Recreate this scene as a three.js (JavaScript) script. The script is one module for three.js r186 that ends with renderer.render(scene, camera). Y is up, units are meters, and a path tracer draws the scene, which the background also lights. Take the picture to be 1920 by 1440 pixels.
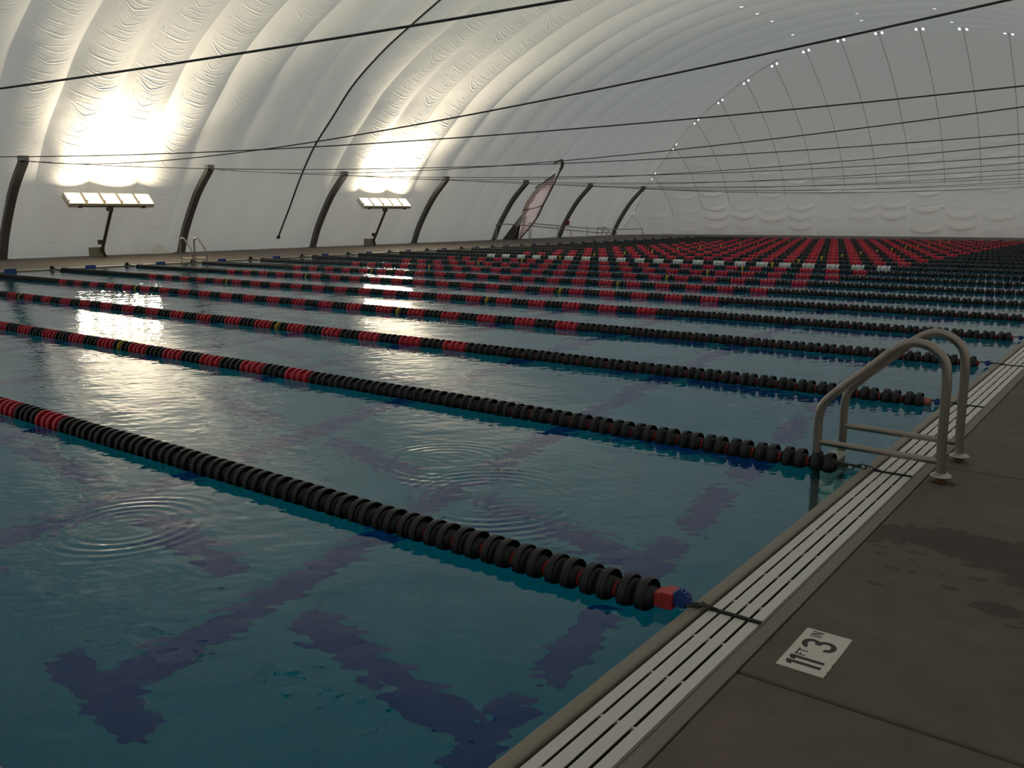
import * as THREE from 'three';
import { mergeGeometries } from 'three/addons/utils/BufferGeometryUtils.js';
import { RoundedBoxGeometry } from 'three/addons/geometries/RoundedBoxGeometry.js';
import { RectAreaLightUniformsLib } from 'three/addons/lights/RectAreaLightUniformsLib.js';
import { createNoise2D } from 'simplex-noise';

// ---------------------------------------------------------------- camera, sky, exposure
const scene = new THREE.Scene();
const camera = new THREE.PerspectiveCamera(47.86, 4 / 3, 0.05, 400);
camera.position.set(1.2692, 1.3955, 2.7374);
camera.rotation.set(-0.192854, 0.651793, -0.003759, 'YXZ');
scene.add(camera);
const renderer = new THREE.WebGLRenderer({ antialias: true });
renderer.toneMapping = THREE.LinearToneMapping;
renderer.toneMappingExposure = 1.6;
renderer.shadowMap.enabled = true;
RectAreaLightUniformsLib.init();
const SKY = 1.2;                                     // overcast daylight outside the dome
scene.background = new THREE.Color(SKY * 0.93, SKY * 1.0, SKY * 1.02);
const LAMP_BEAM = 28;                                 // candela of every floodlight beam
const LAMP_RADIANCE = 24;                             // of every floodlight face
const LAMP_COLOR = new THREE.Color(1.0, 0.885, 0.67);

// ---------------------------------------------------------------- helpers
function rng(seed) { let a = seed >>> 0; return () => { a = (a + 0x6D2B79F5) >>> 0; let t = a; t = Math.imul(t ^ (t >>> 15), t | 1); t ^= t + Math.imul(t ^ (t >>> 7), t | 61); return ((t ^ (t >>> 14)) >>> 0) / 4294967296; }; }
const noise = createNoise2D(rng(11));
const fbm = (x, y, o = 4) => { let s = 0, a = 0.5, f = 1; for (let i = 0; i < o; i++) { s += a * noise(x * f, y * f); a *= 0.5; f *= 2.03; } return s; };
const clamp = (x, a, b) => Math.min(b, Math.max(a, x)), lerp = (a, b, t) => a + (b - a) * t;
const smooth = (a, b, x) => { const t = clamp((x - a) / (b - a), 0, 1); return t * t * (3 - 2 * t); };
const counts = {};
const numbered = (n) => { const k = counts[n] = (counts[n] ?? -1) + 1; return k ? `${n}_${String(k).padStart(3, '0')}` : n; };
function thing(name, label, category, [x, y, z] = [0, 0, 0], turn = 0, group) {
  const o = new THREE.Group(); o.name = numbered(name); o.position.set(x, y, z); o.rotation.y = turn;
  o.userData = { label, category }; if (group) o.userData.group = group;
  scene.add(o); return o;
}
function structure(name, label) { const o = new THREE.Group(); o.name = name; o.userData = { kind: 'structure' }; if (label) o.userData.label = label; scene.add(o); return o; }
function part(name, geo, mat, parent, pos, label) {
  const m = new THREE.Mesh(geo, mat); m.castShadow = m.receiveShadow = true;
  parent.userData.n ??= {}; const c = parent.userData.n; c[name] = (c[name] ?? -1) + 1;
  m.name = c[name] ? `${name}_${String(c[name]).padStart(3, '0')}` : name;
  if (pos) m.position.set(...pos);
  if (label) m.userData.label = label;
  parent.add(m); return m;
}
const box = (w, h, d, x = 0, y = 0, z = 0) => new THREE.BoxGeometry(w, h, d).translate(x, y, z);
const rbox = (w, h, d, r, x = 0, y = 0, z = 0) => new RoundedBoxGeometry(w, h, d, 2, r).translate(x, y, z);
const bare = (g) => { const q = g.index ? g.toNonIndexed() : g; for (const k of Object.keys(q.attributes)) if (!['position', 'normal', 'uv'].includes(k)) q.deleteAttribute(k); return q; };
const merge = (list) => mergeGeometries(list.map(bare));
const tube = (pts, r, seg = 40, rad = 10, closed = false) => new THREE.TubeGeometry(new THREE.CatmullRomCurve3(pts.map((q) => new THREE.Vector3(...q)), closed, 'catmullrom', 0.5), seg, r, rad, closed);
function rod(a, b, r, rad = 10) {
  const A = new THREE.Vector3(...a), B = new THREE.Vector3(...b), L = A.distanceTo(B);
  const g = new THREE.CylinderGeometry(r, r, L, rad);
  g.applyQuaternion(new THREE.Quaternion().setFromUnitVectors(new THREE.Vector3(0, 1, 0), B.clone().sub(A).normalize()));
  return g.translate(...A.add(B).multiplyScalar(0.5).toArray());
}
function worldUV(g) {                                  // uv in metres, seen from above
  const p = g.attributes.position, n = g.attributes.normal, uv = new Float32Array(p.count * 2);
  for (let i = 0; i < p.count; i++) {
    const ax = Math.abs(n.getX(i)), ay = Math.abs(n.getY(i)), az = Math.abs(n.getZ(i));
    const [u, v] = ay >= ax && ay >= az ? [p.getX(i), p.getZ(i)] : ax > az ? [p.getZ(i), p.getY(i)] : [p.getX(i), p.getY(i)];
    uv[2 * i] = u; uv[2 * i + 1] = v;
  }
  g.setAttribute('uv', new THREE.BufferAttribute(uv, 2)); return g;
}
function grid(nu, nv, f, uvf, open) {             // open(i, j) leaves a hole of that cell                        // f(i, j) -> [x, y, z]
  const pos = [], uv = [], idx = [];
  for (let j = 0; j <= nv; j++) for (let i = 0; i <= nu; i++) { pos.push(...f(i, j)); uv.push(...(uvf ? uvf(i, j) : [i / nu, j / nv])); }
  for (let j = 0; j < nv; j++) for (let i = 0; i < nu; i++) { if (open?.(i, j)) continue; const a = j * (nu + 1) + i, b = a + 1, c = a + nu + 1, d = c + 1; idx.push(a, b, d, a, d, c); }
  const g = new THREE.BufferGeometry();
  g.setAttribute('position', new THREE.Float32BufferAttribute(pos, 3)); g.setAttribute('uv', new THREE.Float32BufferAttribute(uv, 2));
  g.setIndex(idx); g.computeVertexNormals(); return g;
}
function floatMap(w, h, f, rep) {                      // height map, one value in all channels
  const d = new Float32Array(w * h * 4);
  for (let j = 0; j < h; j++) for (let i = 0; i < w; i++) { const v = f(i, j), k = 4 * (j * w + i); d[k] = d[k + 1] = d[k + 2] = v; d[k + 3] = 1; }
  const t = new THREE.DataTexture(d, w, h, THREE.RGBAFormat, THREE.FloatType);
  t.wrapS = t.wrapT = THREE.RepeatWrapping; t.magFilter = t.minFilter = THREE.LinearFilter; if (rep) t.repeat.set(...rep); t.needsUpdate = true; return t;
}
function colorMap(w, h, f, rep) {                      // f(i, j) -> sRGB 0..255
  const d = new Uint8Array(w * h * 4);
  for (let j = 0; j < h; j++) for (let i = 0; i < w; i++) { const c = f(i, j), k = 4 * (j * w + i); d[k] = clamp(c[0], 0, 255); d[k + 1] = clamp(c[1], 0, 255); d[k + 2] = clamp(c[2], 0, 255); d[k + 3] = 255; }
  const t = new THREE.DataTexture(d, w, h); t.colorSpace = THREE.SRGBColorSpace;
  t.wrapS = t.wrapT = THREE.RepeatWrapping; t.magFilter = t.minFilter = THREE.LinearFilter; if (rep) t.repeat.set(...rep); t.needsUpdate = true; return t;
}
const std = (color, roughness = 0.6, extra = {}) => new THREE.MeshStandardMaterial({ color, roughness, ...extra });

// ---------------------------------------------------------------- measures (metres; x = 0 is the right pool edge, y = 0 the deck)
const XL = -23.08, ZN = 1.94, ZF = -48.2, DEPTH = 3.46, WATER = -0.03, PITCH = 2.134;
const PANEL = 1.753, SEAM0 = -10.76, MID = -11.6;
const PROF = [[-30.1, 0], [-29.6, 0.75], [-29.0, 1.61], [-28.0, 3.1], [-27.1, 4.2], [-26.0, 5.2], [-24.7, 6.35], [-23.0, 7.42], [-21.5, 8.16], [-19.5, 9.05], [-17.5, 9.72], [-15.5, 10.16], [-13.5, 10.41], [-11.6, 10.48]];
const vaultCurve = new THREE.CatmullRomCurve3([...PROF, ...PROF.slice(0, -1).reverse().map(([x, y]) => [2 * MID - x, y])].map(([x, y]) => new THREE.Vector3(x, y, 0)), false, 'centripetal');
const ROWS = 150, ARC = vaultCurve.getSpacedPoints(ROWS), ARCLEN = vaultCurve.getLength();
const ARCN = ARC.map((_, j) => { const a = ARC[Math.max(0, j - 1)], b = ARC[Math.min(ROWS, j + 1)]; const t = b.clone().sub(a).normalize(); return [t.y, -t.x]; });   // towards the inside
const vaultY = (x) => { let k = 0; while (k < ROWS && ARC[k + 1].x < x) k++; const a = ARC[k], b = ARC[Math.min(ROWS, k + 1)]; return lerp(a.y, b.y, clamp((x - a.x) / (b.x - a.x || 1), 0, 1)); };
const hip = (y) => 5.9 * Math.pow(clamp(y / 10.48, 0, 1), 2.3);              // how far the end seam leans in at a height
const farArch = (y) => -51 + hip(y), nearArch = (y) => 9.2 - hip(y);

// ---------------------------------------------------------------- textures
const R = rng(5);
function wrinkleMap() {                                 // slack cloth: short folds that hang from the seams and gather into shallow swags
  const W = 640, H = 1600, h = new Float32Array(W * H), mW = 1.753, mH = 4.4;
  const fold = (pts, wid, amp) => {                    // pts in metres, a soft ridge with a sharper lower edge
    for (let k = 0; k + 1 < pts.length; k++) {
      const [ax, ay, aw] = pts[k], [bx, by, bw] = pts[k + 1], L = Math.hypot(bx - ax, by - ay), st = Math.max(2, Math.ceil(L / mW * W * 1.4));
      for (let t = 0; t < st; t++) {
        const f = t / st, x = lerp(ax, bx, f), y = lerp(ay, by, f), w8 = lerp(aw, bw, f); if (x < 0.03 || x > mW - 0.03) continue;
        const i = Math.round(x / mW * W), r = Math.ceil(wid * 2.6 / mH * H);
        for (let q = -r; q <= r; q++) {
          const yy = y + q * mH / H, e = (yy - y) / wid, v = amp * w8 * (Math.exp(-e * e) - 0.5 * Math.exp(-(e + 1.5) * (e + 1.5) * 1.4));
          const J = ((Math.round(yy / mH * H) % H) + H) % H, c = J * W + i; if (Math.abs(v) > Math.abs(h[c])) h[c] = v;
        }
      }
    }
  };
  for (let k = 0; k < 23; k++) {                       // swags: down from the left seam, across, and up to the right one
    const y0 = mH * (k + 1.4 * R()) / 23, drop = 0.1 + 0.3 * R(), xm = mW * (0.35 + 0.4 * R()), x0 = mW * (0.05 + 0.32 * R()), x1 = mW * (0.7 + 0.26 * R()), wid = 0.015 + 0.022 * R(), amp = 0.3 + 0.9 * R() * R(), pts = [];
    for (let t = 0; t <= 14; t++) { const f = t / 14, x = lerp(x0, x1, f), e = x < xm ? (xm - x) / (xm - x0) : (x - xm) / (x1 - xm); pts.push([x, y0 + drop * Math.pow(e, 1.4) * (x < xm ? 1 : 0.55) + 0.012 * noise(k * 3.3, t * 0.6), Math.pow(Math.sin(Math.PI * clamp(f, 0.02, 0.98)), 0.8)]); }
    fold(pts, wid, amp);
  }
  for (let k = 0; k < 210; k++) {                      // short slanting creases
    const side = R() < 0.62, x = mW * (side ? 0.1 + 0.5 * R() : 0.5 + 0.42 * R()), y = mH * R(), L = 0.07 + 0.2 * R() * R(), a = (side ? -1 : 1) * (0.35 + 0.75 * R()), wid = 0.007 + 0.009 * R();
    fold([[x, y, 0], [x + L * 0.5 * Math.cos(a), y + L * 0.5 * Math.sin(a), 1], [x + L * Math.cos(a), y + L * Math.sin(a) * 0.8, 0]], wid, 0.18 + 0.35 * R());
  }
  return floatMap(W, H, (i, j) => 0.45 + 0.4 * h[j * W + i] + 0.008 * noise(i / 10, j / 10));
}
const wrinkles = wrinkleMap();
function waves(N, size, list) {                                               // a tile of travelling waves, periodic over its side
  const ws = list.map(([kx, ky, a, ph]) => [2 * Math.PI * kx / N, 2 * Math.PI * ky / N, a, ph]);
  const d = new Float32Array(N * N);
  for (const [kx, ky, a, ph] of ws) for (let j = 0; j < N; j++) { const b = ky * j + ph; for (let i = 0; i < N; i++) d[j * N + i] += a * Math.sin(kx * i + b); }
  return floatMap(N, N, (i, j) => 0.5 + d[j * N + i], [1 / size, 1 / size]);
}
function waveList(size, lmin, lmax, n, slope, dir, spread) {
  const out = [];
  for (let k = 0; k < n; k++) {
    const L = lmin * Math.pow(lmax / lmin, R()), th = dir + spread * (R() + R() + R() - 1.5), m = size / L;
    const kx = Math.round(m * Math.cos(th)), ky = Math.round(m * Math.sin(th)); if (!kx && !ky) continue;
    const len = size / Math.hypot(kx, ky);
    out.push([kx, ky, slope / Math.sqrt(n) * len / (2 * Math.PI) * Math.SQRT2, 6.283 * R()]);      // heights in metres
  }
  return out;
}
const RIPPLE = 4.7;
const rippleMap = waves(1024, RIPPLE, [...waveList(RIPPLE, 0.05, 0.16, 44, 0.0148, 0.9, 1.3), ...waveList(RIPPLE, 0.16, 0.9, 30, 0.009, 0.9, 1.2)].map(([a, b, c, d]) => [a, b, c * 10, d]));

function concrete(i, j, s) { return fbm(i / 60 * s, j / 60 * s, 5) * 0.6 + 0.35 * noise(i / 2.1, j / 2.1) * 0.5 + 0.5 * fbm(i / 260 * s + 9, j / 260 * s, 3); }
const deckBase = [101, 91, 81];
const deckMap = colorMap(768, 768, (i, j) => {
  const edge = smooth(0, 90, i) * smooth(0, 90, 767 - i) * smooth(0, 90, j) * smooth(0, 90, 767 - j), n = concrete(i, j, 1) * edge;
  return deckBase.map((c, k) => c * (1 + 0.13 * n) + (k ? 0 : 2 * n));
}, [1 / 2.9, 1 / 2.9]);
// the wet patch and the splashes on the slab beside the ladder
const wetBlobs = [[0.45, -1.22, 0.16, 0.12], [0.62, -1.26, 0.2, 0.14], [0.85, -1.2, 0.26, 0.2], [1.15, -1.1, 0.34, 0.28], [0.36, -1.12, 0.07, 0.09], [0.95, -0.62, 0.16, 0.05], [1.12, -0.5, 0.14, 0.07], [1.3, -0.8, 0.2, 0.2]];
const R2 = rng(77); const drops = [];
for (let k = 0; k < 90; k++) { const a = R2(), d = 0.1 + 0.5 * R2(); drops.push([0.36 + 0.75 * a, -1.22 + (R2() - 0.25) * d * 1.5, 0.012 + 0.022 * R2() * R2() * 2, 0.01 + 0.013 * R2()]); }
const SX0 = 0.33, SX1 = 3.33, SZ0 = -2.433, SZ1 = 0.345;
const wetness = (x, z) => {
  let m = 0; const wx = x + 0.09 * fbm(x * 9, z * 11, 5), wz = z + 0.08 * fbm(x * 9 + 30, z * 13, 5), gap = 0.55 * smooth(0.75, 0.3, x) * Math.max(0, fbm(x * 16, z * 24, 3));
  for (const [a, b, rx, rz] of wetBlobs) { const d = Math.hypot((wx - a) / rx, (wz - b) / rz); m = Math.max(m, smooth(1.05, 0.95, d + gap)); }
  for (const [a, b, rx, rz] of drops) { const d = Math.hypot((x - a) / rx, (z - b) / rz) + 0.15 * noise(x * 40, z * 40); m = Math.max(m, 0.85 * smooth(1.1, 0.85, d)); }
  return m;
};
const TX = 1024;
const slabWet = new Float32Array(TX * TX);
for (let j = 0; j < TX; j++) for (let i = 0; i < TX; i++) slabWet[j * TX + i] = wetness(lerp(SX0, SX1, i / TX), lerp(SZ0, SZ1, j / TX));
const rustStain = (x, z) => smooth(1.1, 0.7, Math.hypot((x - 0.42) / 0.075, (z + 2.12) / 0.05) + 0.5 * fbm(x * 22, z * 22, 4));   // rust that has run out round the ladder foot
const slabMap = colorMap(TX, TX, (i, j) => { const n = concrete(i, j, 0.75), w = slabWet[j * TX + i], rs = rustStain(lerp(SX0, SX1, i / TX), lerp(SZ0, SZ1, j / TX)); return deckBase.map((c, k) => c * (1 + 0.13 * n) * (1 - [0.28, 0.42, 0.55][k] * rs) * (1 - [0.3, 0.34, 0.37][k] * w)); });
const slabRough = floatMap(TX, TX, (i, j) => 0.82 - 0.1 * slabWet[j * TX + i]);
slabMap.wrapS = slabMap.wrapT = slabRough.wrapS = slabRough.wrapT = THREE.ClampToEdgeWrapping;
const basinMap = colorMap(512, 512, (i, j) => { const n = fbm(i / 70, j / 70, 4) * smooth(0, 60, Math.min(i, j, 511 - i, 511 - j)); return [138 + 8 * n, 186 + 8 * n, 194 + 8 * n]; }, [1 / 5, 1 / 5]);

// ---------------------------------------------------------------- materials
const M = {
  fabric: new THREE.MeshPhysicalMaterial({ color: '#f0ece4', roughness: 1, transmission: 0.11, thickness: 0, ior: 1.3, specularIntensity: 0.2, side: THREE.DoubleSide, bumpMap: wrinkles, bumpScale: 0.05 }),
  fabricSoft: new THREE.MeshPhysicalMaterial({ color: '#f0ece4', roughness: 1, transmission: 0.11, thickness: 0, ior: 1.3, specularIntensity: 0.2, side: THREE.DoubleSide, bumpMap: wrinkles, bumpScale: 0.018 }),
  endFabric: new THREE.MeshPhysicalMaterial({ color: '#efeae4', roughness: 1, transmission: 0.092, thickness: 0, ior: 1.3, specularIntensity: 0.2, side: THREE.DoubleSide }),
  fabricSmooth: new THREE.MeshPhysicalMaterial({ color: '#ebe7e2', roughness: 1, transmission: 0.11, thickness: 0, ior: 1.3, specularIntensity: 0.2, side: THREE.DoubleSide }),
  pinkFabric: new THREE.MeshPhysicalMaterial({ color: '#f6ddd6', roughness: 1, transmission: 0.14, thickness: 0, ior: 1.3, specularIntensity: 0.2, side: THREE.DoubleSide }),
  greyWeb: std('#6a655f', 0.9, { side: THREE.DoubleSide }),
  darkCable: std('#34362f', 0.7),
  steelCable: std('#4c4d4a', 0.6),
  post: std('#64615b', 0.6),
  postCap: std('#8f8f8a', 0.5, { metalness: 0.3 }),
  deck: std('#ffffff', 0.8, { map: deckMap }),
  slab: std('#ffffff', 1, { map: slabMap, roughnessMap: slabRough }),
  ground: std('#4a443c', 0.95),
  coping: std('#8a8274', 0.5),
  copingJoint: std('#827a70', 0.7),
  slat: std('#d8d4cc', 0.5),
  channel: std('#8b857a', 0.8),
  basin: std('#ffffff', 0.7, { map: basinMap }),
  marking: std('#1450a6', 0.5),
  blueTile: std('#2c4a8c', 0.35),
  water: new THREE.MeshPhysicalMaterial({ color: '#ffffff', roughness: 0.0, transmission: 1, ior: 1.33, thickness: 3, attenuationColor: new THREE.Color(0.02, 0.82, 0.93), attenuationDistance: 3.6, bumpMap: rippleMap, bumpScale: 0.1 }),
  black: std('#17181a', 0.5), blackRim: std('#2c2e2e', 0.5), red: std('#c8243c', 0.42), yellow: std('#b99a1e', 0.45), white: std('#e4e6e2', 0.45),
  redFloat: std('#8e1c1a', 0.5), redBlock: std('#b83b3e', 0.45), pinkBlock: std('#b96a66', 0.5), blueWheel: std('#2a4b8e', 0.45), strap: std('#1a1a17', 0.7), wire: std('#4b4a44', 0.45, { metalness: 0.6 }),
  stainless: new THREE.MeshStandardMaterial({ color: '#a39a90', roughness: 0.34, metalness: 0.9 }),
  flange: new THREE.MeshStandardMaterial({ color: '#b5b1aa', roughness: 0.38, metalness: 0.75 }),
  rust: std('#6e4a2c', 0.85), tread: std('#d9d4c9', 0.6),
  lampGrey: std('#8c8674', 0.5, { metalness: 0.2 }), lampDark: std('#55503f', 0.6, { metalness: 0.3 }), lampRim: std('#efe6cf', 0.5),
  lampGlow: new THREE.MeshStandardMaterial({ color: '#ffffff', emissive: new THREE.Color(1.0, 0.93, 1.0), emissiveIntensity: 0.7 }),
  flapGrey: std('#77706a', 0.9, { side: THREE.DoubleSide }), doorDark: std('#2b2622', 0.8, { side: THREE.DoubleSide }), alarm: std('#8c1a1c', 0.5),
};

// ---------------------------------------------------------------- the air dome: vault and two end walls, every fabric gore a panel of its own
const PUFF = 0.23, NU = 12;
const holes = new Map();                               // panel -> cells [i, j] where daylight shows through a pinhole beside the seam
for (const [z, x] of [[-34.4, -14.9], [-36.4, -15.0], [-38.6, -15.1], [-41.2, -15.4], [-39.2, -11.8], [-42.0, -12.0], [-40.4, -8.5], [-43.2, -8.6]]) {
  const n = Math.floor((SEAM0 - z) / PANEL), u = (SEAM0 - z) / PANEL - n; holes.set(n, [...(holes.get(n) ?? []), [5, ARC.findIndex((q) => q.x > x)]]);
}
const DOOR_LEFT = [[0, -38.96], [0.88, -38.63], [1.64, -37.93], [2.09, -37.84], [2.82, -38.09], [3.19, -38.62], [3.61, -39.18]], DOOR_RIGHT = [[0, -39.17], [1.15, -39.71], [2.01, -39.65], [2.97, -39.59], [3.61, -39.2]];
const along = (P, y) => { let k = 0; while (k < P.length - 2 && P[k + 1][0] < y) k++; const [ya, za] = P[k], [yb, zb] = P[k + 1]; return lerp(za, zb, clamp((y - ya) / (yb - ya), 0, 1)); };
const inDoor = (y, z) => y > 0.5 && y < 3.2 && z < along(DOOR_LEFT, y) - 0.13 && z > along(DOOR_RIGHT, y) + 0.52;   // cut out of the vault behind the doorway cloth
const vault = structure('ceiling', 'white puffed fabric vault of an air dome');
const Rv = rng(31);
for (let n = -12; n <= 22; n++) {                      // panel between seam n (near side) and seam n + 1 (far side)
  const zA = SEAM0 - PANEL * n, zB = zA - PANEL, off = Rv() * 4, grow = 0.9 + 0.2 * Rv();
  const j0 = 0, j1 = ROWS, rows = [];
  for (let j = j0; j <= j1; j++) { const y = ARC[j].y, zf = farArch(y), zn = nearArch(y); const a = clamp(zA, zf, zn), b = clamp(zB, zf, zn); rows.push([a, b]); }
  let ja = ROWS, jb = 0; rows.forEach(([a, b], j) => { if (a - b > 1e-4) { ja = Math.min(ja, j); jb = Math.max(jb, j); } });
  if (jb - ja < 3) continue;
  ja = Math.max(0, ja - 1); jb = Math.min(ROWS, jb + 1);
  const g = grid(NU, jb - ja, (i, jj) => {
    const j = ja + jj, [a, b] = rows[j], w = (a - b) / PANEL, u = i / NU, [nx, ny] = ARCN[j];
    let z = lerp(a, b, u);
    const base = smooth(0, 4, Math.min(j, ROWS - j));
    const d = PUFF * grow * w * (1 - Math.pow(Math.abs(2 * u - 1), 2.2)) * (0.35 + 0.65 * base) + 0.012 * base * noise(j * 0.35 + n * 9, u * 2.5) * (u > 0 && u < 1);
    let px = ARC[j].x, py = ARC[j].y;
    for (const [hi, hj] of holes.get(n) ?? []) if ((i === hi || i === hi + 1) && (j === hj || j === hj + 1)) {
      z += i === hi ? -0.025 : 0.025; const q = ARC[j === hj ? j + 1 : j - 1]; px = lerp(px, q.x, 0.28); py = lerp(py, q.y, 0.28);
    }
    return [px + nx * d, py + ny * d, z];
  }, (i, jj) => { const [a, b] = rows[ja + jj]; const u = lerp(0, 1, i / NU); return [n + u * (a - b) / PANEL, ((ja + jj) / ROWS * ARCLEN + off) / 4.4]; }, (i, jj) => (holes.get(n) ?? []).some(([hi, hj]) => i === hi && ja + jj === hj) || (ja + jj < ROWS / 2 && inDoor((ARC[ja + jj].y + ARC[ja + jj + 1].y) / 2, lerp(rows[ja + jj][0], rows[ja + jj][1], (i + 0.5) / NU))));
  part('fabric_panel', g, n > 11 ? M.fabricSmooth : (n >= 3 && n <= 6) || n > 9 || n < -4 ? M.fabricSoft : M.fabric, vault);
}
function endWall(name, arch, zMiddle, sign, label) {   // panels run up from the deck and lean in to the end seam of the vault
  const wall = structure(name, label), xs = [];
  const X0 = -30.1, X1 = 2 * MID - X0, step = 1.91;
  for (let x = -8.21 - step * 20; x < X1; x += step) if (x > X0 + 0.25 && x < X1 - 0.25) xs.push(x);
  const edges = [X0, ...xs, X1], foot = (x) => { const u = (x - MID) / (MID - X0); return lerp(arch(0), zMiddle, Math.pow(Math.max(0, 1 - Math.pow(Math.abs(u), 5)), 0.6)); };
  const NV = 120, Rw = rng(91);
  for (let k = 0; k + 1 < edges.length; k++) {
    const a = edges[k], b = edges[k + 1], ph = Rw() * 0.3, topMax = Math.max(vaultY(a), vaultY(b)), per = 0.62;
    const g = grid(18, NV, (i, j) => {
      const u = i / 18, x = lerp(a, b, u), yt = vaultY(x), s = j / NV, y = yt * s, zt = arch(yt), zb = foot(x);
      let z = lerp(zb, zt, Math.pow(s, 2.1)) + (arch(y) - lerp(arch(0), arch(yt), Math.pow(s, 2.1))) * 0.0;
      const arcU = 1 - Math.pow(2 * u - 1, 2), envelope = smooth(0, 0.03, s) * smooth(1, 0.93, s), size = Math.min(1, yt / 2.5);
      let d = 0.22 * arcU * envelope * size;
      const hang = y + 0.30 * arcU + 0.03 * noise(x * 0.9, y * 0.8), t = (hang + ph) / (per * (1 + 0.12 * Math.floor((hang + ph) / 2.4)));
      const f = t - Math.floor(t), row = Math.floor(t), str = 0.55 + 0.45 * noise(row * 3.1, k * 7.7), low = 1 - 0.66 * smooth(1.5, 6.5, y);
      d += 0.3 * low * str * Math.pow(arcU, 0.4) * envelope * size * (Math.exp(-Math.pow((f - 0.35) / 0.13, 2)) - 0.4 * Math.exp(-Math.pow((f - 0.62) / 0.16, 2)));
      d += 0.008 * noise(x * 3, y * 5) * envelope * arcU;
      let yy = y;
      return [x, yy, z - sign * d];
    }, (i, j) => [k + i / 18, vaultY(lerp(a, b, i / 18)) * j / NV / 4.4 + k * 0.37], (i, j) => name === 'wall_back' && topMax > 2.5 && (i === 1 || i === 16) && j === NV - 2);
    part('fabric_panel', g, M.endFabric, wall);
  }
  if (name === 'wall_back') {
    for (const x of edges.slice(1, -1)) { const yt = vaultY(x), q = []; for (let t = 9; t <= 30; t++) { const s = t / 30; q.push([x, yt * s, lerp(foot(x), arch(yt), Math.pow(s, 2.1)) - sign * 0.01]); } part('seam_tape', tube(q, 0.009, 60, 5), M.greyWeb, wall); }
    const q = []; for (let j = 2; j <= ROWS - 2; j += 2) q.push([ARC[j].x + 0.03 * ARCN[j][0], ARC[j].y + 0.03 * ARCN[j][1], arch(ARC[j].y) + 0.02]); part('seam_cord', tube(q, 0.011, 200, 5), M.greyWeb, wall);
  }
  return wall;
}
endWall('wall_back', farArch, -55, -1, 'white fabric end wall with hanging swags');
endWall('wall_front', nearArch, 13.2, 1);

// ---------------------------------------------------------------- ground, deck, gutter and basin
const floor = structure('floor', 'grey brown concrete pool deck cut into slabs');
{
  const hole = [[XL - 0.32, ZF - 0.32], [0.318, ZN + 0.32]];
  const under = (x0, x1, z0, z1) => part('sub_base', box(x1 - x0, 0.3, z1 - z0, (x0 + x1) / 2, -0.27, (z0 + z1) / 2), M.ground, floor);
  under(-32, hole[0][0] - 0.02, -57, 15); under(hole[1][0] + 0.02, 9, -57, 15); under(hole[0][0], hole[1][0], -57, hole[0][1] - 0.02); under(hole[0][0], hole[1][0], hole[1][1] + 0.02, 15);
  const slabAt = (x0, x1, z0, z1) => { const g = 0.0045, w = x1 - x0 - 2 * g, d = z1 - z0 - 2 * g; return part('deck_slab', worldUV(rbox(w, 0.12, d, 0.012, (x0 + x1) / 2, -0.06, (z0 + z1) / 2)), M.deck, floor); };
  const zj = []; for (let k = -5; k <= 20; k++) zj.push(0.35 - 2.79 * k);       // joints of the right deck
  for (let k = 0; k + 1 < zj.length; k++) for (const [x0, x1] of [[0.32, 3.34], [3.34, 6.4], [6.4, 9]]) {
    if (k === 5 && x0 < 1) {
      const s = slabAt(x0, x1, zj[k + 1], zj[k]), p = s.geometry.attributes.position, uv = s.geometry.attributes.uv;
      for (let i = 0; i < p.count; i++) uv.setXY(i, (p.getX(i) - SX0) / (SX1 - SX0), (p.getZ(i) - SZ0) / (SZ1 - SZ0));
      s.material = M.slab;
    } else slabAt(x0, x1, zj[k + 1], zj[k]);
  }
  for (let k = 0; k < 23; k++) for (const [x0, x1] of [[-32, -26.4], [-26.4, XL - 0.32]]) slabAt(x0, x1, 12.3 - 3.05 * (k + 1), 12.3 - 3.05 * k);
  for (let k = 0; k < 8; k++) { const x0 = lerp(XL - 0.32, 0.32, k / 8), x1 = lerp(XL - 0.32, 0.32, (k + 1) / 8); slabAt(x0, x1, -57.8, ZF - 0.32); slabAt(x0, x1, ZN + 0.32, 12.3); }
}
const ropeZ = (i) => -PITCH * i;
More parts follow.
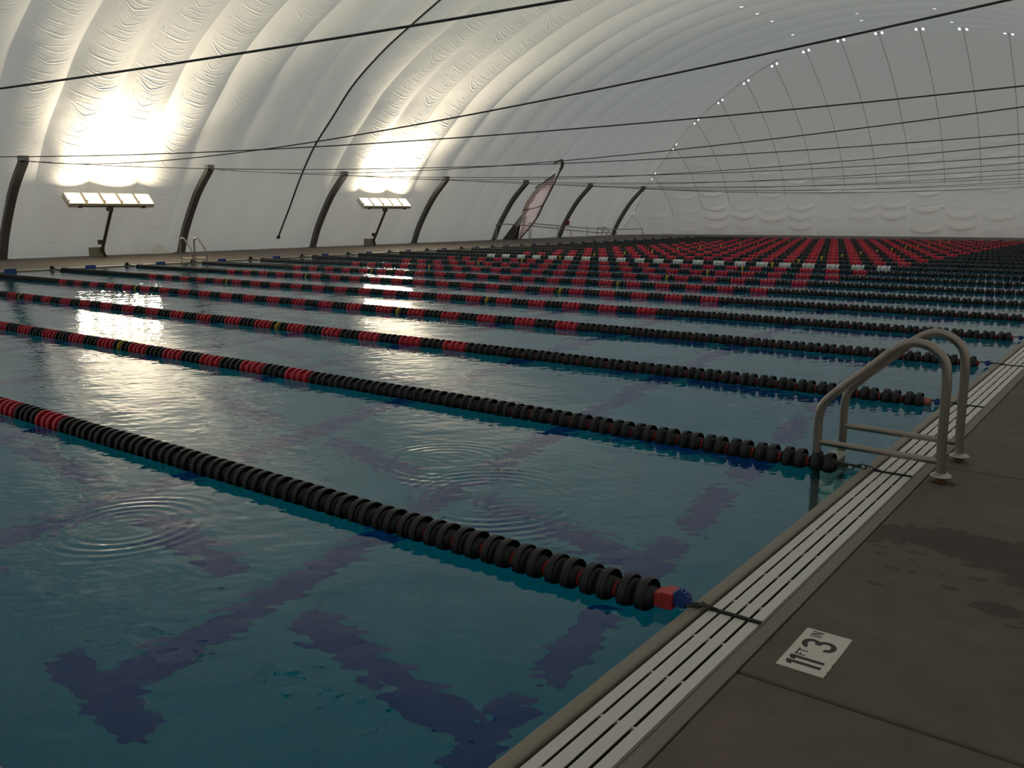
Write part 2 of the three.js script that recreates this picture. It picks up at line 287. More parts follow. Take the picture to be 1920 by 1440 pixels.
// the gutter is drawn once along +z with the pool on its -x side and turned into place for each pool edge
function gutter(name, length, place, cuts, fine) {
  const g = structure(name, 'pool gutter with stainless lip and pale grating slats');
  place(g);
  const lipShape = new THREE.Shape(); lipShape.moveTo(0, -0.5); lipShape.lineTo(0, -0.012); lipShape.quadraticCurveTo(0, 0, 0.012, 0); lipShape.lineTo(0.04, 0.002); lipShape.quadraticCurveTo(0.052, 0.001, 0.053, -0.012); lipShape.lineTo(0.053, -0.5); lipShape.closePath();
  part('lip', worldUV(new THREE.ExtrudeGeometry(lipShape, { depth: length, bevelEnabled: false, curveSegments: 6 })), M.coping, g);
  part('channel', box(0.214, 0.05, length, 0.158, -0.475, length / 2), M.channel, g);
  part('frame', box(0.006, 0.5, length, 0.2655, -0.25, length / 2), M.copingJoint, g);
  part('edge_trim', box(0.0035, 0.1, length, 0.3187, -0.0495, length / 2), M.coping, g);
  part('edge_strip', worldUV(rbox(0.048, 0.2, length, 0.004, 0.293, -0.101, length / 2)), M.copingJoint, g);
  const slats = [[0.070, 0.1065], [0.1165, 0.1590], [0.1695, 0.2095], [0.2205, 0.2590]];
  for (let k = 0; k + 1 < cuts.length; k++) {
    const a = cuts[k], b = cuts[k + 1], L = b - a - 0.01;
    if (!fine) { part('grating', merge(slats.map(([x0, x1]) => box(x1 - x0, 0.016, L, (x0 + x1) / 2, -0.009, (a + b) / 2))), M.slat, g); continue; }
    for (const [x0, x1] of slats) part('grating_slat', rbox(x1 - x0, 0.005, L, 0.0015, (x0 + x1) / 2, -0.0035, (a + b) / 2), M.slat, g);
    const ties = []; for (let z = a + 0.2; z < b - 0.05; z += 0.3) ties.push(box(0.19, 0.012, 0.012, 0.164, -0.0125, z));
    if (ties.length) part('tie_bar', merge(ties), M.slat, g);
  }
  return g;
}
const sideLen = ZN - ZF + 0.6, zStart = ZF - 0.3;
{
  const c = [0]; for (let i = 22; i >= 0; i--) c.push(ropeZ(i) - zStart); c.push(sideLen);
  gutter('trim_1', sideLen, (g) => g.position.set(0, 0, zStart), c, true);
  gutter('trim_2', sideLen, (g) => { g.position.set(XL, 0, zStart + sideLen); g.rotation.y = Math.PI; }, [0, sideLen], false);
  const w = -XL; gutter('trim_3', w, (g) => { g.position.set(0, 0, ZF); g.rotation.y = Math.PI / 2; g.rotation.y = -Math.PI / 2 + Math.PI; g.position.set(XL, 0, ZF); }, [0, w], false);
  gutter('trim_4', w, (g) => { g.rotation.y = -Math.PI / 2; g.position.set(0, 0, ZN); }, [0, w], false);
}
const basin = structure('pool_basin', 'white plastered pool basin with dark blue lane markings');
{
  const y0 = -DEPTH, w = -XL, l = ZN - ZF, cx = XL / 2, cz = (ZN + ZF) / 2;
  part('basin_floor', worldUV(box(w + 0.6, 0.2, l + 0.6, cx, y0 - 0.1, cz)), M.basin, basin);
  for (const x of [XL - 0.15, 0.15]) part('basin_wall', worldUV(box(0.3, DEPTH - 0.5, l + 0.6, x, y0 / 2 - 0.25, cz)), M.basin, basin);
  for (const z of [ZF - 0.15, ZN + 0.15]) part('basin_wall', worldUV(box(w, DEPTH - 0.5, 0.3, cx, y0 / 2 - 0.25, z)), M.basin, basin);
  const mark = (x0, x1, z0, z1) => part('lane_marking', box(x1 - x0, 0.006, z1 - z0, (x0 + x1) / 2, y0 + 0.003, (z0 + z1) / 2), M.marking, basin);
  const H = 0.14, lanes = []; for (let k = 0; k < 10; k++) lanes.push(-1.85 - 2.105 * k);
  for (let k = 1; k < 9; k++) { const x = lanes[k]; mark(x - H, x + H, ZF + 1.9, 0.15); mark(x - 0.5, x + 0.5, 0.15, 0.42); mark(x - 0.5, x + 0.5, ZF + 1.6, ZF + 1.9); }
  for (let i = 0; i < 23; i++) {                       // cross lanes between the ropes, broken where the long lines pass
    const z = ropeZ(i) - PITCH / 2; if (z < ZF + 1) break;
    for (const x of [lanes[0], lanes[9]]) { mark(x - H, x + H, z - 0.43, z + 0.43); if (i) mark(x - H, x + H, z + PITCH / 2 - 0.43, z + PITCH / 2 + 0.43); else mark(x - H, x + H, z + 0.62, z + 1.05); }
    const stops = lanes.slice(); stops[0] += H - 0.36; stops[9] -= H - 0.36;
    for (let k = 0; k < 9; k++) mark(lanes[k + 1] + (k === 8 ? H : 0.34), lanes[k] - (k === 0 ? H : 0.42), z - H, z + H);
  }
  for (let i = 0; i < 22; i++) for (const x of [XL + 0.01]) part('marker_tile', rbox(0.02, 0.09, 0.3, 0.004, x, 0.012, ropeZ(i) - PITCH / 2), M.blueTile, basin);
  for (let k = 0; k < 10; k++) part('marker_tile', rbox(0.3, 0.09, 0.02, 0.004, lanes[k], 0.012, ZF + 0.01), M.blueTile, basin);
}
// ---------------------------------------------------------------- the water: one closed body, its surface finest where drops have just fallen near the right edge
{
  const xs = [], zs = [];
  for (let x = XL - 0.02; x < -5.2; x += 0.28) xs.push(x); for (let x = -5.2; x < 0.02; x += 0.02) xs.push(x); xs.push(0.02);
  for (let z = ZF - 0.02; z < -3.4; z += 0.28) zs.push(z); for (let z = -3.4; z < ZN + 0.02; z += 0.02) zs.push(z); zs.push(ZN + 0.02);
  const rings = [[-2.03, -0.93, 0.34, 0.8], [-1.4, -0.56, 0.42, 1], [-2.52, 0.76, 0.3, 0.85], [-1.05, -0.36, 0.26, 0.35]];
  const far = (x) => smooth(-1, -4, x);
  const height = (x, z) => {
    let h = 0.0012 * far(x) * noise(x * 0.9, z * 0.9) + 0.0006 * noise(x * 2.1 + 7, z * 2.1);
    for (const [a, b, r, s] of rings) { const d = Math.hypot(x - a, z - b), e = (d - r) / 0.13; h += 0.002 * s * Math.exp(-e * e) * Math.cos(d * 2 * Math.PI / 0.066); }
    return h;
  };
  const nx = xs.length - 1, nz = zs.length - 1;
  const top = grid(nx, nz, (i, j) => [xs[i], WATER + height(xs[i], zs[j]), zs[nz - j]].map((v, k) => (k === 1 ? WATER + height(xs[i], zs[nz - j]) : v)), (i, j) => [xs[i], zs[nz - j]]);
  const rim = [];
  for (let i = 0; i <= nx; i++) rim.push(i); for (let j = 1; j <= nz; j++) rim.push(j * (nx + 1) + nx);
  for (let i = nx - 1; i >= 0; i--) rim.push(nz * (nx + 1) + i); for (let j = nz - 1; j > 0; j--) rim.push(j * (nx + 1));
  const P = top.attributes.position, pos = [...P.array], uv = [...top.attributes.uv.array], nor = [...top.attributes.normal.array], idx = [...top.index.array], yb = -DEPTH - 0.05;
  const push = (x, y, z, n) => { pos.push(x, y, z); uv.push(x, z); nor.push(...n); return pos.length / 3 - 1; };
  for (let k = 0; k < rim.length; k++) {
    const a = rim[k], b = rim[(k + 1) % rim.length], A = [P.getX(a), P.getY(a), P.getZ(a)], B = [P.getX(b), P.getY(b), P.getZ(b)];
    const n = Math.abs(A[0] - B[0]) < 1e-6 ? [A[0] > -10 ? 1 : -1, 0, 0] : [0, 0, A[2] > -20 ? 1 : -1];
    const q = [push(...A, n), push(...B, n), push(A[0], yb, A[2], n), push(B[0], yb, B[2], n)]; idx.push(q[0], q[2], q[1], q[1], q[2], q[3]);
  }
  const n = [0, -1, 0], x0 = xs[0], x1 = xs[nx], z0 = zs[0], z1 = zs[nz], q = [push(x0, yb, z0, n), push(x1, yb, z0, n), push(x0, yb, z1, n), push(x1, yb, z1, n)];
  idx.push(q[0], q[1], q[2], q[1], q[3], q[2]);
  const g = new THREE.BufferGeometry(); g.setAttribute('position', new THREE.Float32BufferAttribute(pos, 3)); g.setAttribute('uv', new THREE.Float32BufferAttribute(uv, 2)); g.setAttribute('normal', new THREE.Float32BufferAttribute(nor, 3)); g.setIndex(idx);
  const w = new THREE.Mesh(g, M.water); w.name = 'water'; w.receiveShadow = true; w.userData = { label: 'clear turquoise water filling the swimming pool between the ropes', category: 'water', kind: 'stuff' }; scene.add(w);
}

// ---------------------------------------------------------------- lane ropes
const DISC = 0.0822;
// floats come in pairs: each has a broad rim flange round an open mouth, and a solid waist towards its partner
const lathe = (seg, p) => { const g = new THREE.LatheGeometry(p.map(([r, x]) => new THREE.Vector2(r, x)), seg); g.rotateZ(-Math.PI / 2); return g; };
const rightDisc = [[0.0, -0.037], [0.061, -0.037], [0.063, -0.018], [0.072, -0.017], [0.0765, -0.013], [0.0775, 0.003], [0.0765, 0.019], [0.0735, 0.0205], [0.07, -0.006], [0.05, -0.008], [0.044, 0.037], [0.0, 0.037]];
const leftDisc = [[0.0, -0.037], [0.044, -0.037], [0.05, -0.014], [0.072, -0.016], [0.0765, -0.013], [0.0775, 0.003], [0.0765, 0.018], [0.0735, 0.0195], [0.07, 0.004], [0.061, 0.008], [0.061, 0.037], [0.0, 0.037]];
const farRight = [[0.0, -0.048], [0.062, -0.044], [0.076, -0.018], [0.077, 0.018], [0.05, 0.022], [0.036, 0.048], [0.0, 0.048]], farLeft = farRight.map(([q, x]) => [q, -x]).reverse();
const discFine = [lathe(28, rightDisc), lathe(28, leftDisc)], discMid = [lathe(16, rightDisc), lathe(16, leftDisc)], bandMid = [lathe(14, farRight), lathe(14, farLeft)], bandFar = [lathe(8, farRight), lathe(8, farLeft)];
const spacer = (() => { const g = new THREE.LatheGeometry([[0, -0.03], [0.03, -0.026], [0.037, -0.01], [0.037, 0.01], [0.03, 0.026], [0, 0.03]].map(([r, x]) => new THREE.Vector2(r, x)), 14); g.rotateZ(-Math.PI / 2); return g; })();
const RX0 = -0.13, NB = 272;                           // floats run from the right end towards the left end
const discX = (k) => RX0 - 0.04 - DISC * (2 * Math.floor(k / 2) + 0.5) - (k % 2 ? 0.037 : -0.037) + 0.0;
const RED0 = 55, RED1 = 219;                           // first and last float of the coloured stretch
function discColor(k, i) {
  const b = Math.floor((k - RED0) / 4);
  if (k < RED0 || k >= RED1) return 'black';
  const yellow = RED0 + 4 * 9 + 2, yellow2 = RED1 - 4 * 9 - 2; if (k === yellow || k === yellow2) return 'yellow';
  return b % 2 ? 'black' : i === 10 ? 'white' : 'red';
}
const ordinal = ['first', 'second', 'third', 'fourth', 'fifth', 'sixth', 'seventh', 'eighth', 'ninth', 'tenth', 'eleventh', 'twelfth'];
const ropeLabel = (i) => i === 0 ? 'nearest lane rope of black and red floats, ending in a red block at the gutter'
  : i === 1 ? 'lane rope whose right end passes behind the nearer steel ladder rail'
    : i === 10 ? 'only lane rope with white floats between its black ones'
      : i < 10 ? `${ordinal[i]} lane rope from the near end, black and red floats, nearer than the white one`
        : `${ordinal[i - 11]} lane rope of black and red floats beyond the white one`;
const Rr = rng(404);
for (let i = 0; i < 23; i++) {
  const o = thing('lane_rope', ropeLabel(i), 'lane rope', [0, 0, ropeZ(i)], 0, 'lane ropes across the pool');
  const bow = 0.07 * (Rr() - 0.5), zAt = (x) => { const t = clamp(-x / -XL, 0, 1); return (i === 0 ? 0.02 * smooth(0, 0.012, t) - 0.06 * t : bow * Math.sin(Math.PI * t)); };
  const yAt = (x, k) => WATER + 0.014 + 0.004 * noise(x * 0.6, i * 5);
  const line = []; for (let k = 0; k <= 24; k++) { const x = lerp(0, XL, k / 24); line.push([x, yAt(x) + (k === 0 || k === 24 ? 0.03 : 0), zAt(x)]); }
  part('wire', tube(line, 0.006, 96, 5), M.wire, o);
  if (i < 10) {
    for (let k = 0; k < NB; k++) {
      const x = discX(k), c = discColor(k, i), m = part('float_disc', (i < 4 ? discFine : discMid)[k % 2], M[c], o, [x, yAt(x), zAt(x)]);
      m.rotation.x = Rr() * 6; if (k % 2 && k + 1 < NB && i < 6 && k < 200) part('spacer_float', spacer, c === 'black' ? M.redFloat : M[c], o, [(discX(k) + discX(k + 1)) / 2, yAt(x), zAt(x)]);
    }
  } else {
    const shape = i < 15 ? bandMid : bandFar; let run = [], last = null;
    const flush = () => { if (run.length) part('float_band', merge(run), M[last], o); run = []; };
    for (let k = 0; k < NB; k++) { const x = discX(k), c = discColor(k, i); if (c !== last || (c === 'black' && run.length >= 12)) { flush(); last = c; } run.push(shape[k % 2].clone().translate(x, yAt(x), zAt(x))); }
    flush();
  }
  // right end fitting
  const y = yAt(0) + 0.012, zr = zAt(RX0);
  if (i === 0) {
    part('end_block', merge([rbox(0.075, 0.062, 0.07, 0.008, -0.1, y - 0.002, zr - 0.005), rbox(0.05, 0.03, 0.08, 0.006, -0.085, y + 0.022, zr - 0.008)]), M.redBlock, o);
    const wheel = []; for (const [x, r] of [[-0.012, 0.03], [0, 0.026], [0.012, 0.03]]) wheel.push(new THREE.CylinderGeometry(r, r, 0.009, 16).rotateX(Math.PI / 2).translate(-0.034, y + 0.018, zr * 0.72 + x));
    for (let t = 0; t < 12; t++) { const a = t / 12 * 6.283; wheel.push(box(0.007, 0.007, 0.034, -0.034 + 0.031 * Math.cos(a), y + 0.018 + 0.031 * Math.sin(a), zr * 0.72)); }
    part('ratchet_wheel', merge(wheel), M.blueWheel, o);
    part('hook', merge([tube([[-0.012, y + 0.006, zr * 0.7 + 0.02], [0.012, 0.006, 0.026], [0.035, 0.008, 0.022], [0.055, 0.014, 0.012], [0.075, 0.008, 0.004]], 0.006, 24, 6), new THREE.TorusGeometry(0.018, 0.004, 6, 16).rotateX(1.3).translate(0.03, 0.012, 0.012), rod([0.04, 0.018, 0.0], [0.085, 0.012, 0.004], 0.004, 6), rod([0.07, 0.012, 0.02], [0.085, 0.004, 0.0], 0.004, 6)]), M.wire, o);
  } else if (i === 1) {
    const coil = []; for (let t = 0; t <= 60; t++) { const a = t / 60 * 6.283 * 5; coil.push([-0.14 + 0.06 * t / 60, y + 0.022 * Math.cos(a), 0.022 * Math.sin(a)]); }
    part('spring', tube(coil, 0.003, 160, 5), M.wire, o);
    part('hook', merge([0, 1, 2, 3].map((t) => new THREE.TorusGeometry(0.014, 0.0035, 6, 14).scale(1.5, 1, 1).rotateX(t % 2 ? 1.4 : 0.2).translate(-0.062 + 0.033 * t, y + 0.008 * t, 0))), M.wire, o);
  } else {
    part('end_block', i === 2 ? merge([new THREE.CylinderGeometry(0.03, 0.03, 0.07, 14).rotateZ(Math.PI / 2).translate(-0.125, y, zr), new THREE.CylinderGeometry(0.034, 0.034, 0.008, 14).rotateZ(Math.PI / 2).translate(-0.145, y, zr)]) : new THREE.SphereGeometry(0.034, 16, 12).translate(-0.15, y, zr), i === 2 ? M.pinkBlock : M.redFloat, o);
    if (i < 9) part('ratchet_wheel', merge([-0.008, 0.008].map((d) => new THREE.CylinderGeometry(0.026, 0.026, 0.008, 14).rotateX(Math.PI / 2).translate(-0.045, y + 0.008, d))), M.blueWheel, o);
    if (i < 9) part('hook', tube([[-0.04, y, 0], [0, y + 0.012, 0.008], [0.035, 0.012, 0], [0.06, 0.008, 0]], 0.005, 16, 6), M.wire, o);
  }
  part('strap', merge([box(0.2, 0.008, 0.016, 0.163, 0.003, 0), rod([0.06, 0.008, 0], [0.1, 0.006, 0], 0.006, 6)]), M.strap, o);
  part('anchor', merge([new THREE.SphereGeometry(0.05, 10, 8).translate(XL + 0.03, 0.045, 0), rod([XL + 0.05, 0.03, 0], [XL + 0.42, WATER + 0.02, zAt(XL + 0.4)], 0.012, 6), box(0.1, 0.02, 0.05, XL - 0.03, 0.01, 0)]), M.strap, o);
}

// ---------------------------------------------------------------- pool ladders
function ladder(label, x, z, turn) {                   // drawn with the pool on -x; rails at z = 0 and z = -0.48
  const o = thing('pool_ladder', label, 'pool ladder', [x, 0, z], turn, 'steel pool ladders');
  for (const dz of [0, -0.48]) {
    const pts = [[0.405, 0.02], [0.395, 0.2], [0.392, 0.42], [0.389, 0.56], [0.372, 0.645], [0.318, 0.703], [0.25, 0.728], [0.19, 0.722], [0.11, 0.672], [0.02, 0.585], [-0.09, 0.485], [-0.185, 0.395], [-0.232, 0.335], [-0.25, 0.262], [-0.25, 0.1], [-0.25, -0.3], [-0.25, -1.15]].map(([a, b]) => [a, b, dz]);
    const rail = part('rail', tube(pts, 0.0245, 130, 18), M.stainless, o);
    part('cross_bar', rod([-0.25, 0.12, dz], [0.397, 0.11, dz], 0.0185, 16), M.stainless, rail);
    part('flange', new THREE.LatheGeometry([[0.0255, 0.052], [0.034, 0.05], [0.05, 0.04], [0.053, 0.034], [0.053, 0.03], [0.026, 0.03]].map(([r, y]) => new THREE.Vector2(r, y)), 28).translate(0.404, 0, dz), M.flange, rail);
    part('foot', new THREE.CylinderGeometry(0.0262, 0.028, 0.034, 20).translate(0.406, 0.014, dz), M.rust, rail, undefined, 'rusty brown foot of the rail');
  }
  for (const y of [-0.07, -0.38, -0.69, -1.0]) part('tread', rbox(0.11, 0.03, 0.44, 0.01, -0.25, y, -0.24), M.tread, o);
  return o;
}
ladder('large steel pool ladder with two looped rails and rusty feet on the near deck', 0, -2.13, 0);
ladder('small steel pool ladder on the far deck right of the nearer floodlight', XL, -13.17, Math.PI);
ladder('steel pool ladder standing beside the sloping handrails', XL, -37.7, Math.PI);

// ---------------------------------------------------------------- depth marker
{
  const o = thing('depth_marker', 'white depth sign reading 11 FT 3 IN on the deck by the gutter', 'depth sign', [0.4775, 0, 0.083]);
  const face = (draw) => { const c = document.createElement('canvas'); c.width = c.height = 512; const g = c.getContext('2d'); g.fillStyle = '#d9d2c6'; g.fillRect(0, 0, 512, 512); g.fillStyle = '#2b2a26'; g.strokeStyle = '#2b2a26'; draw(g); const t = new THREE.CanvasTexture(c); t.colorSpace = THREE.SRGBColorSpace; return std('#ffffff', 0.6, { map: t }); };
  const eleven = face((g) => {
    for (const x of [95, 215]) { g.fillRect(x + 36, 60, 60, 372); g.beginPath(); g.moveTo(x - 4, 138); g.lineTo(x - 4, 88); g.lineTo(x + 50, 60); g.lineTo(x + 60, 60); g.lineTo(x + 60, 128); g.closePath(); g.fill(); }
    g.fillRect(338, 88, 22, 112); g.fillRect(338, 88, 66, 20); g.fillRect(338, 134, 54, 18); g.fillRect(412, 88, 86, 20); g.fillRect(444, 88, 22, 112);
  });
  const three = face((g) => {
    g.lineWidth = 62; g.lineJoin = 'round'; g.lineCap = 'butt';
    g.beginPath(); g.moveTo(62, 150); g.bezierCurveTo(62, 82, 230, 70, 238, 150); g.bezierCurveTo(244, 222, 196, 232, 150, 236); g.stroke();
    g.beginPath(); g.moveTo(150, 232); g.bezierCurveTo(206, 236, 262, 262, 250, 342); g.bezierCurveTo(232, 432, 60, 430, 62, 326); g.stroke();
    g.fillRect(330, 84, 24, 124); g.fillRect(376, 84, 24, 124); g.fillRect(448, 84, 24, 124); g.beginPath(); g.moveTo(376, 84); g.lineTo(402, 84); g.lineTo(472, 208); g.lineTo(446, 208); g.closePath(); g.fill();
  });
  [[eleven, 0.0755], [three, -0.0755]].forEach(([mat, z], k) => {      // reads along -z with its top towards the pool
    const s = new THREE.Shape(), Rk = rng(60 + k), n = 24, a = 0.075; s.moveTo(-a, -a);
    const e = () => (Rk() < 0.3 ? -0.0035 * Rk() : 0.0004 * Rk());
    for (let t = 1; t < n; t++) s.lineTo(-a + 2 * a * t / n, -a - e()); s.lineTo(a, -a); for (let t = 1; t < n; t++) s.lineTo(a, -a + 2 * a * t / n); s.lineTo(a, a); s.lineTo(-a, a); s.lineTo(-a, -a);
    const g = new THREE.ExtrudeGeometry(s, { depth: 0.0016, bevelEnabled: false }), p = g.attributes.position, uv = g.attributes.uv;
    for (let i = 0; i < p.count; i++) uv.setXY(i, (p.getX(i) + a) / (2 * a), (p.getY(i) + a) / (2 * a));
    const m = part('tile', g, mat, o, [0, 0.0002, z]);
    m.rotation.set(-Math.PI / 2, 0, Math.PI / 2, 'XYZ');
  });
}

// ---------------------------------------------------------------- posts, cables
const postZ = (k) => -9.97 - 6.51 * k;
const postWhere = ['left of the nearer floodlight', 'behind the small ladder on the far deck', 'left of the farther floodlight', 'right of the farther floodlight', 'left of the fabric doorway', 'with a red alarm box beside the doorway', 'in the corner by the end wall'];
function sweep(path, w, d) {                           // a rectangular tube bent along a path in the xy plane
  const g = grid(4, path.length - 1, (i, j) => {
    const a = path[Math.max(0, j - 1)], b = path[Math.min(path.length - 1, j + 1)], t = new THREE.Vector2(b[0] - a[0], b[1] - a[1]).normalize(), n = [t.y, -t.x];
    const [s, q] = [[-1, -1], [1, -1], [1, 1], [-1, 1], [-1, -1]][i]; return [path[j][0] + n[0] * s * d / 2, path[j][1] + n[1] * s * d / 2, q * w / 2];
  }).toNonIndexed(); g.computeVertexNormals(); return g;
}
const postPath = (() => { const c = new THREE.CatmullRomCurve3([[-29.55, 0], [-29.2, 0.75], [-28.72, 1.5], [-28.1, 2.3], [-27.25, 3.1]].map(([x, y]) => new THREE.Vector3(x + 29.5, y, 0))); return c.getPoints(20).map((q) => [q.x, q.y]); })();
for (let k = 0; k < 7; k++) {
  const o = thing('steel_post', `curved dark steel post along the fabric wall, ${postWhere[k]}`, 'post', [-29.5, 0, postZ(k)], 0, 'curved posts along the wall');
  part('shaft', sweep(postPath, 0.24, 0.17), M.post, o);
  part('cap', rbox(0.2, 0.16, 0.27, 0.01, 2.22, 3.16, 0), k < 3 ? M.postCap : M.post, o);
  part('cable_clamp', merge([box(0.12, 0.04, 0.06, 2.36, 3.08, 0), new THREE.TorusGeometry(0.03, 0.01, 6, 12).translate(2.43, 3.08, 0)]), M.post, o);
  part('base_plate', rbox(0.4, 0.03, 0.4, 0.008, 0, 0.015, 0), M.post, o);
}
{
  const o = thing('alarm_box', 'small red alarm box fixed to the post beside the fabric doorway', 'alarm box', [-28.85, 0.9, postZ(5)]);
  part('housing', rbox(0.16, 0.28, 0.2, 0.02, 0.02, 0, 0.12), M.alarm, o); part('bracket', box(0.2, 0.05, 0.06, -0.05, 0.12, 0.1), M.post, o); part('cover', rbox(0.03, 0.16, 0.16, 0.01, 0.11, 0.02, 0.12), M.redFloat, o);
}
{
  const cable = (k, kr, label) => {
    const z0 = postZ(k), z1 = postZ(kr), a = [-27.2, 3.08, z0], b = [4.7, 3.15, z1], pts = [];
    for (let t = 0; t <= 40; t++) { const s = t / 40; pts.push([lerp(a[0], b[0], s), lerp(a[1], b[1], s) - 4 * 0.62 * s * (1 - s), lerp(z0, z1, s)]); }
    const o = thing('overhead_cable', label, 'cable', [0, 0, 0], 0, 'overhead cables across the hall');
    part('strand', tube(pts, 0.0095, 120, 7), M.steelCable, o);
    part('turnbuckle', rod(pts[1], pts[2].map((v, q) => lerp(pts[1][q], v, 0.5)), 0.018, 8), M.steelCable, o);
  };
  const names = ['nearest the camera', 'left of the nearer floodlight', 'behind the small ladder', 'left of the farther floodlight', 'right of the farther floodlight', 'left of the fabric doorway', 'with the red alarm box', 'in the far corner'];
  for (let k = -2; k <= 6; k++) {
    if (k === -2) cable(k, -1, 'uppermost dark cable, crossing the top left of the hall');
    else if (k === -1) cable(k, 0, 'dark cable running flat above the nearer floodlight');
    else {
      cable(k, k - 1, `dark cable from the post ${names[k + 1]}, slanting towards the camera`);
      if (k < 6) cable(k, k + 1, `dark cable from the post ${names[k + 1]}, slanting towards the end wall`);
    }
  }
  const o = thing('restraint_cable', 'dark cable laid along a seam of the fabric vault', 'cable'), z = SEAM0 - 6 * PANEL;
  part('strand', tube(ARC.map((q, j) => [q.x + ARCN[j][0] * 0.045, q.y + ARCN[j][1] * 0.045, z]).slice(2, -2), 0.032, 220, 8), M.darkCable, o);
  part('end_clip', merge([box(0.1, 0.14, 0.12, ARC[2].x + 0.05, ARC[2].y, z), box(0.1, 0.14, 0.12, ARC[ROWS - 2].x - 0.05, ARC[ROWS - 2].y, z)]), M.darkCable, o);
}

// ---------------------------------------------------------------- floodlights on leaning posts
function floodlight(label, z) {
  const o = thing('floodlight', label, 'floodlight', [-28.85, 0, z], 0, 'floodlights along the fabric wall');
  part('base_box', rbox(0.34, 0.34, 0.42, 0.02, -0.08, 0.17, 0.1), M.lampGrey, o);
  part('pole', merge([rod([-0.02, 0.05, 0], [1.02, 1.72, 0], 0.055, 12), rod([0.12, 0, -0.12], [0.12, 0.3, 0], 0.03, 8)]), M.lampDark, o);
  part('junction_box', rbox(0.14, 0.16, 0.14, 0.02, 0.22, 0.52, 0.1), M.lampDark, o);
  part('crossbar', merge([box(0.09, 0.06, 2.3, 1.06, 1.74, 0), box(0.14, 0.09, 0.09, 1.06, 1.72, 1.12), box(0.14, 0.09, 0.09, 1.06, 1.72, -1.12), rbox(0.2, 0.16, 0.16, 0.02, 0.98, 1.66, 0.06)]), M.lampDark, o);
  const c = Math.SQRT1_2;
  for (let k = 0; k < 5; k++) {
    const zc = (k - 2) * 0.61;
    const f = part('lamp_head', merge([box(0.5, 0.03, 0.55, 0, -0.14, 0), box(0.5, 0.17, 0.02, 0, -0.07, -0.265), box(0.5, 0.17, 0.02, 0, -0.07, 0.265), box(0.02, 0.17, 0.55, -0.25, -0.07, 0), box(0.02, 0.17, 0.55, 0.25, -0.07, 0)]), M.lampRim, o, [0.98, 1.99, zc]);
    f.rotation.z = -Math.PI / 4;
    for (const s of [-1, 1]) part('lamp_lens', rbox(0.215, 0.012, 0.49, 0.004, s * 0.12, 0.012, 0), M.lampGlow, f);
    part('divider', box(0.02, 0.03, 0.51, 0, 0.002, 0), M.lampRim, f);
    part('bracket', merge([box(0.04, 0.22, 0.05, 1.08, 1.83, zc + 0.24), box(0.03, 0.04, 0.5, 1.15, 1.8, zc)]), M.lampGrey, o);
    for (const s of [-1, 1]) {
      const L = new THREE.RectAreaLight(LAMP_COLOR, LAMP_RADIANCE * 1.2, 0.47, 0.2); L.name = 'floodlight_face';
      L.position.set(0.98 + (0.025 + s * 0.12) * c, 1.99 + (0.025 - s * 0.12) * c, zc); o.add(L); o.updateMatrixWorld(true);
      const at = new THREE.Vector3().setFromMatrixPosition(L.matrixWorld); L.lookAt(at.x + c, at.y + c, at.z);
    }
    const S = new THREE.SpotLight(LAMP_COLOR, LAMP_BEAM, 0, 0.8, 0.7, 2); S.name = 'floodlight_beam'; S.castShadow = true; S.shadow.radius = 6;
    S.position.set(0.98 + 0.1 * c, 1.99 + 0.1 * c, zc); S.target.position.set(0.98 + 4 * c, 1.99 + 4 * c, zc); o.add(S, S.target);
  }
  return o;
}
floodlight('nearer floodlight bank, five glowing heads on a leaning post', -12.95);
floodlight('farther floodlight bank, five glowing heads on a leaning post', -25.97);

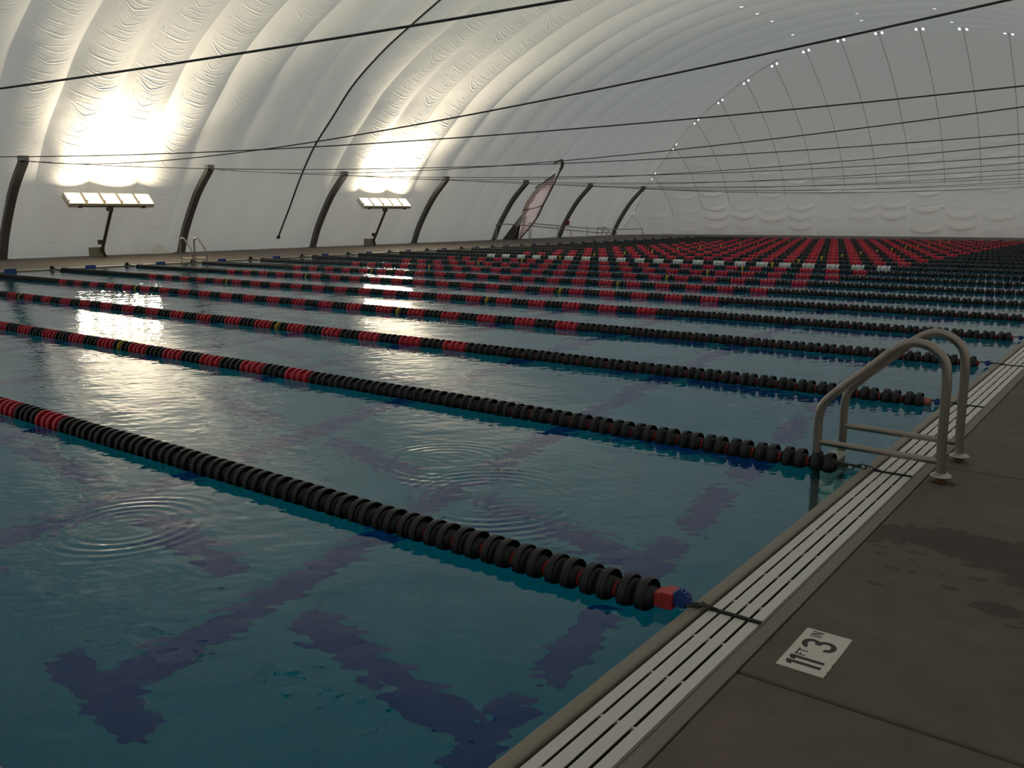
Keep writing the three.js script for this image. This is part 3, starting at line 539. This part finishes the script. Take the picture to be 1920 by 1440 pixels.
// ---------------------------------------------------------------- fabric doorway in the side wall, handrails
{
  const d = structure('door_1', 'fabric doorway in the side wall with an arched border and a dark door');
  const IN = 0.28, onWall = (y, z, off = 0) => { let j = ARC.findIndex((q) => q.y >= y); j = Math.max(1, j); const t = clamp((y - ARC[j - 1].y) / (ARC[j].y - ARC[j - 1].y), 0, 1); return [lerp(ARC[j - 1].x, ARC[j].x, t) + IN + off, y, z + 0.35 + off]; };
  const left = DOOR_LEFT, right = DOOR_RIGHT;
  part('door_panel', grid(8, 40, (i, j) => { const y = 0.01 + 3.6 * j / 40; return onWall(y, lerp(along(left, y), along(right, y), i / 8), 0.05 * Math.sin(Math.PI * i / 8)); }), M.pinkFabric, d);
  const piping = (P, w) => tube(P.map(([y, z]) => onWall(y, z, 0.03)), w, 50, 8);
  part('border', piping([[0.01, -39.17], [1.15, -39.71], [2.01, -39.65], [2.97, -39.62], [3.5, -39.5], [3.9, -39.38]], 0.05), M.greyWeb, d);
  part('border', piping([[3.9, -39.38], [4.15, -39.22], [4.36, -38.85], [4.34, -38.5], [4.2, -38.28]], 0.085), M.greyWeb, d);
  part('border', piping([[3.66, -39.12], [3.27, -38.62], [2.88, -38.03]], 0.045), M.greyWeb, d);
  part('strap', piping([[1.67, -37.96], [1.75, -38.7], [1.92, -39.6]], 0.03), M.flapGrey, d);
  const flat = (P) => { const g = new THREE.BufferGeometry().setFromPoints(P.flatMap((q) => [new THREE.Vector3(...q)])); g.setIndex([0, 1, 2]); g.computeVertexNormals(); g.setAttribute('uv', new THREE.Float32BufferAttribute([0, 0, 1, 0, 0, 1], 2)); return g; };
  const prism = (P, w) => mergeGeometries([flat(P), flat(P.map(([x, y, z]) => [x - w, y, z]))]);
  part('door_leaf', prism([onWall(0.0, -38.69), onWall(0.0, -38.96), onWall(1.6, -38.1)], 0.04), M.doorDark, d);
  part('door_flap', prism([onWall(0.0, -37.55), onWall(0.0, -38.7), onWall(1.55, -38.1)], 0.04), M.flapGrey, d);
  part('fabric_flap', grid(6, 8, (i, j) => { const u = i / 6, t = j / 8, w = 1.0 * (1 - t * 0.97); return [-29.45 - 0.2 * t, 0.01 + 0.36 * t, -15.6 + (u - 0.45) * w]; }), M.fabricSmooth, vault);
}
function handrail(label, pts, posts) {
  const o = thing('handrail', label, 'handrail', [0, 0, 0], 0, 'handrails on the far deck');
  part('top_rail', tube(pts, 0.024, 40, 8), M.stainless, o);
  for (const t of posts) { const k = t * (pts.length - 1), a = pts[Math.floor(k)], b = pts[Math.ceil(k)], q = a.map((v, i) => lerp(v, b[i], k - Math.floor(k))); part('post', rod([q[0], 0, q[2]], q, 0.022, 8), M.stainless, o); }
}
handrail('steel handrail sloping down along the far deck, nearer the pool', [[-24.3, 0.97, -29.6], [-24.3, 0.95, -31.0], [-24.3, 0.72, -34.4], [-24.3, 0.45, -38.2], [-24.3, 0.4, -40]], [0, 0.35, 0.6, 0.8, 1]);
handrail('steel handrail sloping down along the far deck, nearer the wall', [[-25.6, 0.98, -34], [-25.6, 0.86, -36], [-25.6, 0.68, -39], [-25.6, 0.55, -42], [-25.6, 0.5, -46]], [0, 0.3, 0.55, 0.8, 1]);

for (const o of scene.children) o.traverse((q) => { delete q.userData.n; });
renderer.render(scene, camera);
